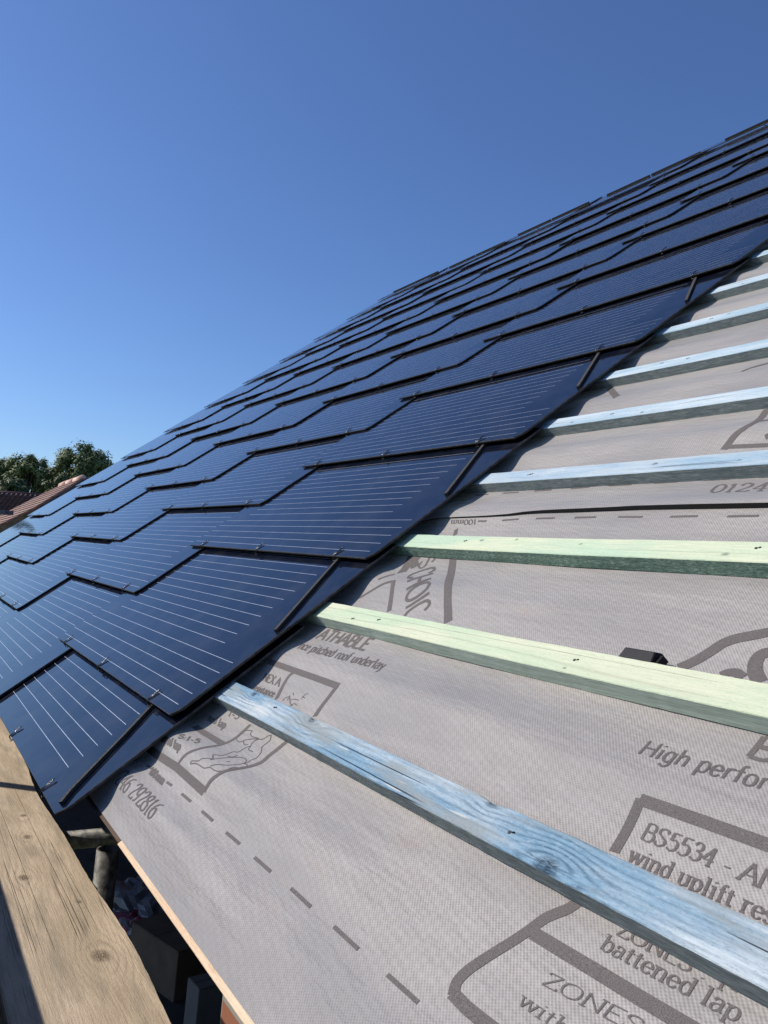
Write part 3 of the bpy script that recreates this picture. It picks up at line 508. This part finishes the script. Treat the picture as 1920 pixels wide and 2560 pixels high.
b2 = batten(2, bm_(2, [(.53, .06, .012), (.72, .07, .008), (1.60, .03, .012), (1.05, .055, .008)], 'g', ring=240, rsc=.3, cracks=.15, dark=(.30, .42, .30)), 'pale green batten third from the eaves with a rough sawn dark green lower face', side=S_DARK)
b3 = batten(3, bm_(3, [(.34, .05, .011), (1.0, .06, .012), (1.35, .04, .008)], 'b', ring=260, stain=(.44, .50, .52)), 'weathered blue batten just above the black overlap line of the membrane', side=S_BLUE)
names = ['weathered blue batten fifth from the eaves with a long crack and dark knots', 'pale blue batten sixth from the eaves, bleached almost white at its end', 'pale blue batten seventh from the eaves with a square knot in its lower face', 'pale blue batten eighth from the eaves, third from the top right', 'short length of pale blue batten ninth from the eaves, near the photo edge', 'small end of blue batten at the right edge, highest one in view']
bt = [b0, b1, b2, b3]
for i in range(4, 9):
    r2 = random.Random(i); kn = [(r2.uniform(.1, .5)+j*.45, r2.uniform(.02, .075), r2.uniform(.008, .013)) for j in range(3)]
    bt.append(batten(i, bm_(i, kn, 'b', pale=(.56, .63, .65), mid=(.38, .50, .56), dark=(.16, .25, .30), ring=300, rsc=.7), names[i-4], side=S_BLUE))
for i, s_, y_ in ((0, 1.683, .043), (0, .454, .066), (1, 1.447, .001+.045), (1, .462, .05), (1, .30, .03), (2, 1.673, .06), (2, .431, .05), (3, .35, .05), (4, .42, .05), (5, .5, .05), (6, .32, .05)):
    mb = MB(); mb.tube([(s_, y_, .0495), (s_, y_, .0508)], .0042, 9); mb.tube([(s_+.006, y_+.002, .0495), (s_+.012, y_+.004, .0512)], .002, 5)
    mb.make('nail_head', M['gap_nail_black'], bt[i])
# black plastic block behind second batten
v = [(0, -.03, 0), (.12, -.03, 0), (.12, .03, 0), (0, .03, 0), (.004, -.03, .035), (.116, -.03, .035), (.012, .012, .045), (.108, .012, .045), (.116, .026, .03), (.004, .026, .03)]
f = [(0, 3, 2, 1), (0, 1, 5, 4), (4, 5, 7, 6), (6, 7, 8, 9), (9, 8, 2, 3), (0, 4, 6, 9, 3), (1, 2, 8, 7, 5)]
M['plastic'] = plain('black_plastic', (.010, .010, .011), .6, .2, 90, 0, .25)
o = make('plastic_block', v, f, M['plastic'], None, roofmat(1.545, 2.778, -.094) @ Matrix.Scale(.95, 4)); bevel(o, .002)
mb = MB(); mb.box(.1165, .1235, -.02, .018, .006, .03); mb.make('end_cap', M['plastic'], o)
tag(o, 'small black plastic block with sloping top lying on the membrane behind a green batten', 'plastic block')
# ---------------- eaves boards
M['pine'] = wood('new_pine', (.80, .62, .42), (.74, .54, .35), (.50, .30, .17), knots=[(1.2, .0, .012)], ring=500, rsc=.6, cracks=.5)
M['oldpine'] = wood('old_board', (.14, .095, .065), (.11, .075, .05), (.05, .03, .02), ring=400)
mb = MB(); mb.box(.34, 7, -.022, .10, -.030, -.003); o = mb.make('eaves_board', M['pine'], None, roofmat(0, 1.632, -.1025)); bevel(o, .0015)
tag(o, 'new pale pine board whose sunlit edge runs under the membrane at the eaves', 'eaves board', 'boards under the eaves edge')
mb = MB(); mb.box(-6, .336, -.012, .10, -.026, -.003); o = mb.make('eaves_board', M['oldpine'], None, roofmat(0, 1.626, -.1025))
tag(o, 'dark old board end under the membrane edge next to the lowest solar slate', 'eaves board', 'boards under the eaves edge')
# ---------------- scaffold
def bd(name, y0, y1, x0, x1, z, th, mat, label, edge=0, seed=1):
    r2 = random.Random(seed); xs = lin(x0, x1, .04) ; v = []
    ph = r2.random()*6
    for x in xs:
        e1 = edge*(.016*math.sin(x*1.9+ph)+.006*math.sin(x*5.1+1))+r2.gauss(0, .0008)*(1 if edge else 0)
        b = y1+e1; v += [(x, y0, 0), (x, y0, th-.006), (x, y0+.006, th), (x, (y0+b)/2, th-.003), (x, b-.005, th), (x, b, th-.006), (x, b, 0)]
    n = len(xs); f = [tuple(range(7)), tuple((n-1)*7+k for k in range(6, -1, -1))]
    for j in range(n-1):
        for k in range(7): f.append((j*7+k, j*7+7+k, j*7+7+(k+1) % 7, j*7+(k+1) % 7))
    o = make('scaffold_board', v, f, mat, None, Matrix.Translation((0, 0, (z-th)*K)))
    return tag(o, label, 'scaffold board', 'scaffold boards beside the eaves')
ZB = -.45
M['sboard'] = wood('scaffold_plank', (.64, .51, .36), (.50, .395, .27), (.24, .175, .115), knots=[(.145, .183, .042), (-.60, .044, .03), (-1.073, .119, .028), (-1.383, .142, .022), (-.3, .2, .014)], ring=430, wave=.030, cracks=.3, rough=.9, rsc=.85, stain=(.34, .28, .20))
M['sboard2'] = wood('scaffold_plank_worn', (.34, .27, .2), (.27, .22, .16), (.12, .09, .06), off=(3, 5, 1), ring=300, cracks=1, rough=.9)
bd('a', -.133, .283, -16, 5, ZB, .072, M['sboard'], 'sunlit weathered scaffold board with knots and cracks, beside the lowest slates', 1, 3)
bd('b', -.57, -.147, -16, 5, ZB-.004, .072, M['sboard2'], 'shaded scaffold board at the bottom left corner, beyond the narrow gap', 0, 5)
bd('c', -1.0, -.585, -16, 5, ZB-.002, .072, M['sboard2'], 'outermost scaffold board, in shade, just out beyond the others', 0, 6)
M['galv'] = plain('galvanised_tube', (.13, .12, .10), .6, .4, 60, .0006, .4, .25)
def htube(name, p0, p1, r, label, cat='scaffold tube', group='scaffold tubes', th=.008):
    p0, p1 = Vector(p0), Vector(p1); mb = MB(); n = 28; d = (p1-p0).normalized(); u = d.orthogonal().normalized(); q = d.cross(u)
    rings = [(p0, r), (p1, r), (p1, r-th), (p0, r-th)]; v = []
    for c, rr in rings: v += [c+(u*math.cos(2*math.pi*k/n)+q*math.sin(2*math.pi*k/n))*rr for k in range(n)]
    f = []
    for a in range(4):
        b = (a+1) % 4
        for k in range(n): f.append((a*n+k, a*n+(k+1) % n, b*n+(k+1) % n, b*n+k))
    mb.add(v, f); o = mb.make(name, M['galv'], smooth=False)
    for p in o.data.polygons: p.use_smooth = abs((p.normal).dot(d)) < .5
    return tag(o, label, cat, group) if label else o
htube('scaffold_tube', (-.503, .340, -4), (-.503, .340, -.335), .0455, 'open topped upright scaffold tube between the plank and the eaves')
htube('scaffold_tube', (-1.40, .05, -.60), (-1.40, 3, -.60), .0455, 'level scaffold tube running in under the eaves from the plank')
# upright and guard rail out of frame: they throw the shadow stripe on the plank
htube('scaffold_tube', (-3.24, -1.45, -9.3), (-3.24, -1.45, 1.36), .0455, 'tall upright scaffold tube standing outside the planks')
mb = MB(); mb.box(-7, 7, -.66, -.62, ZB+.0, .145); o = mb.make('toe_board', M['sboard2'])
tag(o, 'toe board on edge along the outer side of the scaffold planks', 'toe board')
# ---------------- house under the roof
house = empty('house'); tag(house, 'brick house whose roof is half covered with solar slates, dark under its eaves', 'house')
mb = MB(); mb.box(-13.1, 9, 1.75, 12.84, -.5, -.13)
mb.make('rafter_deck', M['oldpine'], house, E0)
rr_ = R2W(0, 12.86, -.1)/K
mb = MB(); v = [(-13.1, rr_.y, rr_.z), (9, rr_.y, rr_.z), (9, rr_.y*2, .1), (-13.1, rr_.y*2, .1), (-13.1, rr_.y, rr_.z-.4), (9, rr_.y, rr_.z-.4), (9, rr_.y*2, -.3), (-13.1, rr_.y*2, -.3)]
mb.add(v, [(0, 1, 2, 3), (7, 6, 5, 4), (0, 3, 7, 4), (1, 5, 6, 2), (2, 6, 7, 3), (0, 4, 5, 1)])
M['rtile'] = plain('plain_tile', (.26, .115, .075), .85, .3, 8, .002)
mb.make('rear_roof', M['rtile'], house)
mb = MB(); mb.box(-13, -12.6, 1.2, rr_.y*2-1, -9.4, -.2); mb.box(8.5, 8.9, 1.2, rr_.y*2-1, -9.4, -.2); mb.box(-12.6, 8.5, 4.2, 4.6, -9.4, 2.0); mb.box(-12.6, 8.5, 1.2, 1.6, -9.4, -3.1)
mb.make('wall', M['brick'], house)
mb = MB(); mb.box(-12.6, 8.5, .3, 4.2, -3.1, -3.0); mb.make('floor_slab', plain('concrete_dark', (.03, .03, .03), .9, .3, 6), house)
mb = MB(); mb.box(-.42, 6, .88, 1.2, -3.0, -.62); mb.make('brick_pier', M['brick'], house)
# clutter on the dark floor
def blob(name, x, y, z, sx, sy, sz, mat, label, cat, seed, group=None):
    bm = bmesh.new(); bmesh.ops.create_icosphere(bm, subdivisions=4, radius=1); r2 = random.Random(seed)
    from mathutils import noise as mn
    for q in bm.verts:
        d = q.co.copy(); k = 1+.35*mn.noise(d*1.6+Vector((seed, 0, 0)))+.16*mn.noise(d*5+Vector((0, seed, 0)))-.1*abs(mn.noise(d*9+Vector((0, 0, seed))))
        q.co = Vector((d.x*sx*k, d.y*sy*k, max(d.z, -.6)*sz*k)); 
    me = bpy.data.meshes.new(name); bm.to_mesh(me); bm.free(); me.transform(Matrix.Scale(K, 4)); me.materials.append(mat)
    o = bpy.data.objects.new(name, me); sc.collection.objects.link(o); o.location = (x*K, y*K, (z+.55*sz)*K)
    return tag(o, label, cat, group)
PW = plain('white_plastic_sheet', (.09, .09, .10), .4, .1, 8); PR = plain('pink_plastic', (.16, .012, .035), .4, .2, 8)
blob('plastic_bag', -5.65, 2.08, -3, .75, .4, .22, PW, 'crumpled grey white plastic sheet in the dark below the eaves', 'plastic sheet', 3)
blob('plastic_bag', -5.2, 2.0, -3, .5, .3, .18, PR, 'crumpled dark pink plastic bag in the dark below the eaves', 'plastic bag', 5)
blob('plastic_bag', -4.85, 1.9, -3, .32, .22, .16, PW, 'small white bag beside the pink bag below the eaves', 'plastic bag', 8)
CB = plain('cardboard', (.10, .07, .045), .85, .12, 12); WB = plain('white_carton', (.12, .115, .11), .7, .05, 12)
def box_thing(name, x, y, z, a, b, h, rot, mat, label):
    Mx = Matrix.Translation((x*K, y*K, z*K)) @ Matrix.Rotation(rot, 4, 'Z'); e = empty(name, Mx)
    mb = MB(); mb.box(-a/2, a/2, -b/2, b/2, 0, h); bevel(mb.make('carton', mat, e), .006)
    mb = MB(); mb.box(-a/2+.01, -.004, -b/2+.004, b/2-.004, h+.002, h+.012); mb.box(.004, a/2-.01, -b/2+.004, b/2-.004, h+.002, h+.012); mb.make('flap', mat, e)
    return tag(e, label, 'box')
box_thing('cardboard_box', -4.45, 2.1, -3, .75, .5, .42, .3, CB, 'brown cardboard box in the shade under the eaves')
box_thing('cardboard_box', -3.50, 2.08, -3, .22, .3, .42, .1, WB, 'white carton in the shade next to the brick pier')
# ---------------- ground
gmt = plain('ground_grass', (.09, .10, .045), .95, .35, 2.5)
o = make('ground', [(-3000, -3000, 0), (3000, -3000, 0), (3000, 3000, 0), (-3000, 3000, 0)], [(0, 1, 2, 3)], gmt, None, Matrix.Translation((0, 0, -9.4*K))); tag(o, kind='structure')
FPX = 2018.53
def ray(x, y):
    f_ = RW; a, b = (x-960)/FPX, (y-1280)/FPX
    return Vector([a*RW[0][i]+b*RW[1][i]+RW[2][i] for i in range(3)])
# neighbouring roof of red brown tiles, beyond the left edge
nb = empty('tiled_house'); tag(nb, 'neighbouring house with red brown plain tiled roof and pale ridge tiles', 'house')
e1 = Vector((1, .092)).normalized(); e2 = Vector((-e1.y, e1.x)); o2 = Vector((-33, 7.56)); NB = -1.0
poly = [(4.6, .55), (3.2, .0), (0, 0), (-2.3, -1.0), (-4.3, -2.3), (-6.5, -4.0), (-6.5, -6.5), (-1.0, -4.4), (1.0, -3.3), (2.6, -2.45), (4.6, -1.6)]
poly = [(3.35, 0.), (0, 0), (-2.15, -.72), (-3.75, -1.55), (-4.6, -2.0), (-8, -4.2), (-8, -6.8), (-2.0, -3.9), (.95, -3.05), (2.45, -2.40), (3.35, -2.0)]
def clip(P, f, keep):
    out = []
    for i in range(len(P)):
        a, b = P[i], P[(i+1) % len(P)]; fa, fb = f(a), f(b)
        if fa*keep >= 0: out.append(a)
        if fa*fb < 0: u = fa/(fa-fb); out.append((a[0]+(b[0]-a[0])*u, a[1]+(b[1]-a[1])*u))
    return out
def nloc(x, y, z): q = o2+e1*x+e2*y; return (q.x, q.y, NB+z)
a = T('red_tiles', .8, .3); x, y, z = a.sep(a.map(a.tc.outputs['Object'], rot=(0, 0, -math.atan(.092))))
cell = a.t.nodes.new('ShaderNodeTexWhiteNoise'); cell.noise_dimensions = '2D'
xi = a.m_('FLOOR', a.m_('DIVIDE', x, .165)); yi = a.m_('FLOOR', a.m_('DIVIDE', y, .148)); a.inp(cell.inputs[0], a.comb(xi, yi, 0))
c = a.ramp(cell.outputs[0], [(0, (.22, .13, .10)), (.5, (.28, .17, .135)), (1, (.34, .215, .175))])
gx = a.m_('LESS_THAN', a.m_('MODULO', a.m_('ADD', x, 200), .165), .012)
c = a.mix(a.m_('MULTIPLY', gx, .6), c, (.08, .04, .03)); n_ = a.noise(a.tc.outputs['Object'], 1.2, 4); c = a.mix(a.ramp(n_, [(.45, 0), (.7, .5)]), c, (.30, .22, .18)); a.col(c)
mb = MB(); g_ = .28
for k in range(-26, 1):
    y0 = (k-1)*g_; P = clip(clip(poly, lambda p: p[1]-y0, 1), lambda p: p[1]-(y0+g_), -1)
    if len(P) < 3: continue
    top = [nloc(p[0], p[1], .035*(1-(p[1]-y0)/g_)) for p in P]; bot = [nloc(p[0], p[1], -.06) for p in P]; m_ = len(P)
    mb.add(top+bot, [tuple(range(m_))]+[(i, i+m_, (i+1) % m_+m_, (i+1) % m_) for i in range(m_)])
mb.make('tile_roof', a.m, nb, E0)
M['pale_ridge'] = plain('pale_ridge', (.62, .40, .31), .85, .15, 3)
for k in range(3):
    mb = MB(); mb.tube([nloc(.05+k*1.08, 0, -.03), nloc(1.12+k*1.08, 0, -.02)], [.13, .145], 12); mb.make('ridge_tile', M['pale_ridge'], nb, E0, True)
fas = plain('grey_soffit', (.16, .13, .12), .8, .2, 3)
mb = MB(); P = poly[5:]+[poly[0]]
for i in range(len(poly)-6):
    pa, pb = poly[6+i], poly[7+i] if 7+i < len(poly) else poly[0]
    q = [nloc(pa[0], pa[1], -.07), nloc(pb[0], pb[1], -.07), nloc(pb[0], pb[1]+.05, -.45), nloc(pa[0], pa[1]+.05, -.45)]
    r_ = [nloc(pa[0], pa[1]+.2, -.07), nloc(pb[0], pb[1]+.2, -.07), nloc(pb[0], pb[1]+.25, -.45), nloc(pa[0], pa[1]+.25, -.45)]
    mb.add(q+r_, [(0, 3, 2, 1), (4, 5, 6, 7), (3, 7, 6, 2), (0, 1, 5, 4), (0, 4, 7, 3), (1, 2, 6, 5)])
mb.make('fascia', fas, nb, E0)
pc = R2W(-32, 6.0, -1)/K
mb = MB(); mb.box(pc.x-5, pc.x+5, pc.y+.8, pc.y+6, -9.4, pc.z-.9); mb.make('wall', M['brick'], nb)
# dark grey gutter end in front of it
g0 = Vector(CAM)+ray(-60, 1276)*24; g1 = Vector(CAM)+ray(23, 1281)*24
mb = MB(); d_ = (g1-g0); 
for z0, z1, y0, y1 in ((-.055, .055, -.12, -.10), (-.055, .055, .10, .12), (-.075, -.055, -.12, .12)):
    v = []
    for p_ in (g0, g1):
        for yy, zz in ((y0, z0), (y1, z0), (y1, z1), (y0, z1)): v.append(p_+Vector((0, yy, zz)))
    mb.add(v, [(0, 1, 2, 3), (7, 6, 5, 4), (0, 4, 5, 1), (1, 5, 6, 2), (2, 6, 7, 3), (3, 7, 4, 0)])
o = mb.make('rain_gutter', plain('grey_gutter', (.10, .10, .11), .5, .1, 5)); tag(o, 'end of a dark grey gutter by the left edge over the red tiled roof', 'gutter')
# darker pantiled house further back
ph = empty('pantiled_house'); tag(ph, 'dark red pantiled house roof at the left edge, below the trees', 'house')
D = 84.; pa = Vector(CAM)+ray(-170, 1222)*D; pb = Vector(CAM)+ray(135, 1240)*D
ux = (pb-pa); Lx = ux.length; ux = Vector((ux.x, ux.y, 0)).normalized(); back = Vector((-ux.y, ux.x, 0)); 
if back.dot(pa-Vector(CAM)) < 0: back = -back
dn = (-back*math.cos(math.radians(38))-Vector((0, 0, 1))*math.sin(math.radians(38))); nr = dn.cross(ux); 
if nr.z < 0: nr = -nr
v = []; rw = .49; nx = int(Lx/rw*10); ny = 9; rows = []
for j in range(ny):
    for e_ in (0, 1):
        d0 = (j+e_)*.62+(.0 if e_ == 0 else .03); rows.append((d0, .0 if e_ == 0 else .09))
for d0, hz in rows:
    for i in range(nx+1):
        xx = i*Lx/nx; prof = .13*max(0, math.sin(2*math.pi*xx/rw))**.7 if math.sin(2*math.pi*xx/rw) > 0 else -.05*abs(math.sin(2*math.pi*xx/rw))
        v.append(pa+ux*xx+Vector((0, 0, (pb.z-pa.z)*xx/Lx))+dn*d0+nr*(prof+hz))
f = [(j*(nx+1)+i, j*(nx+1)+i+1, (j+1)*(nx+1)+i+1, (j+1)*(nx+1)+i) for j in range(len(rows)-1) for i in range(nx)]
M['pan'] = plain('dark_pantile', (.11, .042, .034), .5, .3, 2, 0, .6)
make('pantile_roof', v, f, M['pan'], ph, None, True)
mb = MB(); mb.tube([pa+nr*.02, pb+nr*.02+Vector((0, 0, 0))], .2, 10); mb.make('ridge', M['pan'], ph, None, True)
q0 = pa+dn*5.5+back*.6; q1 = pb+dn*5.5+back*.6
v = [Vector((q.x, q.y, z_)) for z_ in (-9.4, q0.z) for q in (q0, q1, q1+back*7, q0+back*7)]
make('wall', v, [(0, 1, 5, 4), (1, 2, 6, 5), (2, 3, 7, 6), (3, 0, 4, 7)], M['brick'], ph)
v = [pa, pb, q1+back*8, q0+back*8]; make('rear_roof', v, [(0, 1, 2, 3)], M['pan'], ph)
# trees
def leafmat(nm, c0, c1):
    a = T(nm, .6, .3); oi = a.noise(a.tc.outputs['Object'], .9, 3); a.col(a.ramp(oi, [(.35, c0), (.65, c1)]))
    a.b.inputs['Transmission Weight'].default_value = 0
    return a.m
LM = [leafmat('leaves_olive', (.085, .12, .035), (.20, .235, .09)), leafmat('leaves_dark', (.055, .08, .026), (.125, .155, .055)), leafmat('leaves_yellow', (.07, .085, .025), (.16, .165, .06))]
M['bark'] = plain('bark', (.10, .075, .05), .9, .3, 3)
def tree(px, py, rx_px, ry_px, D, mat, label, seed, lumps=26, per=150, leaf=.5):
    r2 = random.Random(seed); c0 = Vector(CAM)+ray(px, py)*D; sc_ = D/FPX; rx = rx_px*sc_; rz = ry_px*sc_
    base = Vector((c0.x, c0.y, -9.4)); e = empty('leafy_tree', Matrix.Translation(base*K)); tag(e, label, 'tree', 'trees beyond the roofs')
    mb = MB(); h = c0.z+9.4
    mb.tube([(0, 0, 0), (.1, .1, h*.35), (.3, .1, h*.7), (0, 0, h)], [.9, .7, .5, .15], 10)
    mb.make('trunk', M['bark'], e, None, True)
    V = []; F = []; limbs = MB()
    for i in range(lumps):
        th = r2.uniform(0, 2*math.pi); ph_ = math.acos(r2.uniform(-.75, 1)); rr = r2.uniform(.45, .95)
        lc = Vector((math.cos(th)*math.sin(ph_)*rx*rr, math.sin(th)*math.sin(ph_)*rx*rr, math.cos(ph_)*rz*rr+h)); lr = r2.uniform(.2, .42)*min(rx, rz)
        limbs.tube([(0, 0, h*.55), (lc.x*.5, lc.y*.5, (h*.55+lc.z)/2+.5), tuple(lc)], [.22, .13, .04], 5)
        for k in range(per):
            d = Vector((r2.gauss(0, 1), r2.gauss(0, 1), r2.gauss(0, 1))).normalized()*lr*r2.random()**.45*r2.choice((1, 1, 1, 1.35))
            p_ = lc+d; u = Vector((r2.gauss(0, 1), r2.gauss(0, 1), r2.gauss(0, .6))).normalized(); w2 = (d.normalized()+Vector((0, 0, .5))).normalized(); t1 = u.cross(w2).normalized(); t2 = w2.cross(t1)
            s_ = leaf*r2.uniform(.5, 1.1); b = len(V)
            V += [p_-t1*s_, p_-t2*s_*.55, p_+t1*s_, p_+t2*s_*.55]; F.append((b, b+1, b+2, b+3))
    limbs.make('limbs', M['bark'], e); make('crown', V, F, mat, e)
tree(208, 1172, 70, 60, 200, LM[0], 'tallest round leafy tree standing against the sky beside the slates', 1, 62, 190, .42)
tree(130, 1206, 50, 46, 205, LM[1], 'low dark tree in the dip between the tall tree and the left hand trees', 2, 44, 170, .45)
tree(70, 1190, 54, 54, 195, LM[0], 'olive green leafy tree second from the left edge', 3, 56, 180, .42)
tree(15, 1192, 48, 48, 198, LM[0], 'olive green tree cut by the left edge of the photo', 4, 50, 180, .42)
tree(-70, 1190, 60, 55, 200, LM[1], 'dark tree just beyond the left edge', 5, 26, 130, .5)
tree(40, 1222, 34, 32, 170, LM[1], 'dark conifer like tree low in front of the left hand trees', 6, 24, 150, .4)
tree(6, 1222, 16, 20, 150, LM[2], 'small yellow green tree at the left edge above the dark roof', 7, 14, 110, .3)
tree(170, 1220, 60, 40, 190, LM[1], 'dark tree low behind the ridge of the tiled roof', 8, 30, 150, .45)
tree(300, 1230, 60, 50, 210, LM[1], 'dark tree hidden behind the solar slates', 9, 20, 120, .5)

hx_, hy_ = -100., 4.9
tb = (Vector((hx_, hy_, 11.5))-Vector(CAM)); 
q_ = [sum(RW[i][k]*tb[k] for k in range(3)) for i in range(3)]
tree(960+FPX*q_[0]/q_[2], 1280+FPX*q_[1]/q_[2], 9, 42, q_[2], LM[1], 'slim dark tree standing beyond the left edge, mirrored faintly in the slates', 12, 26, 130, .3)
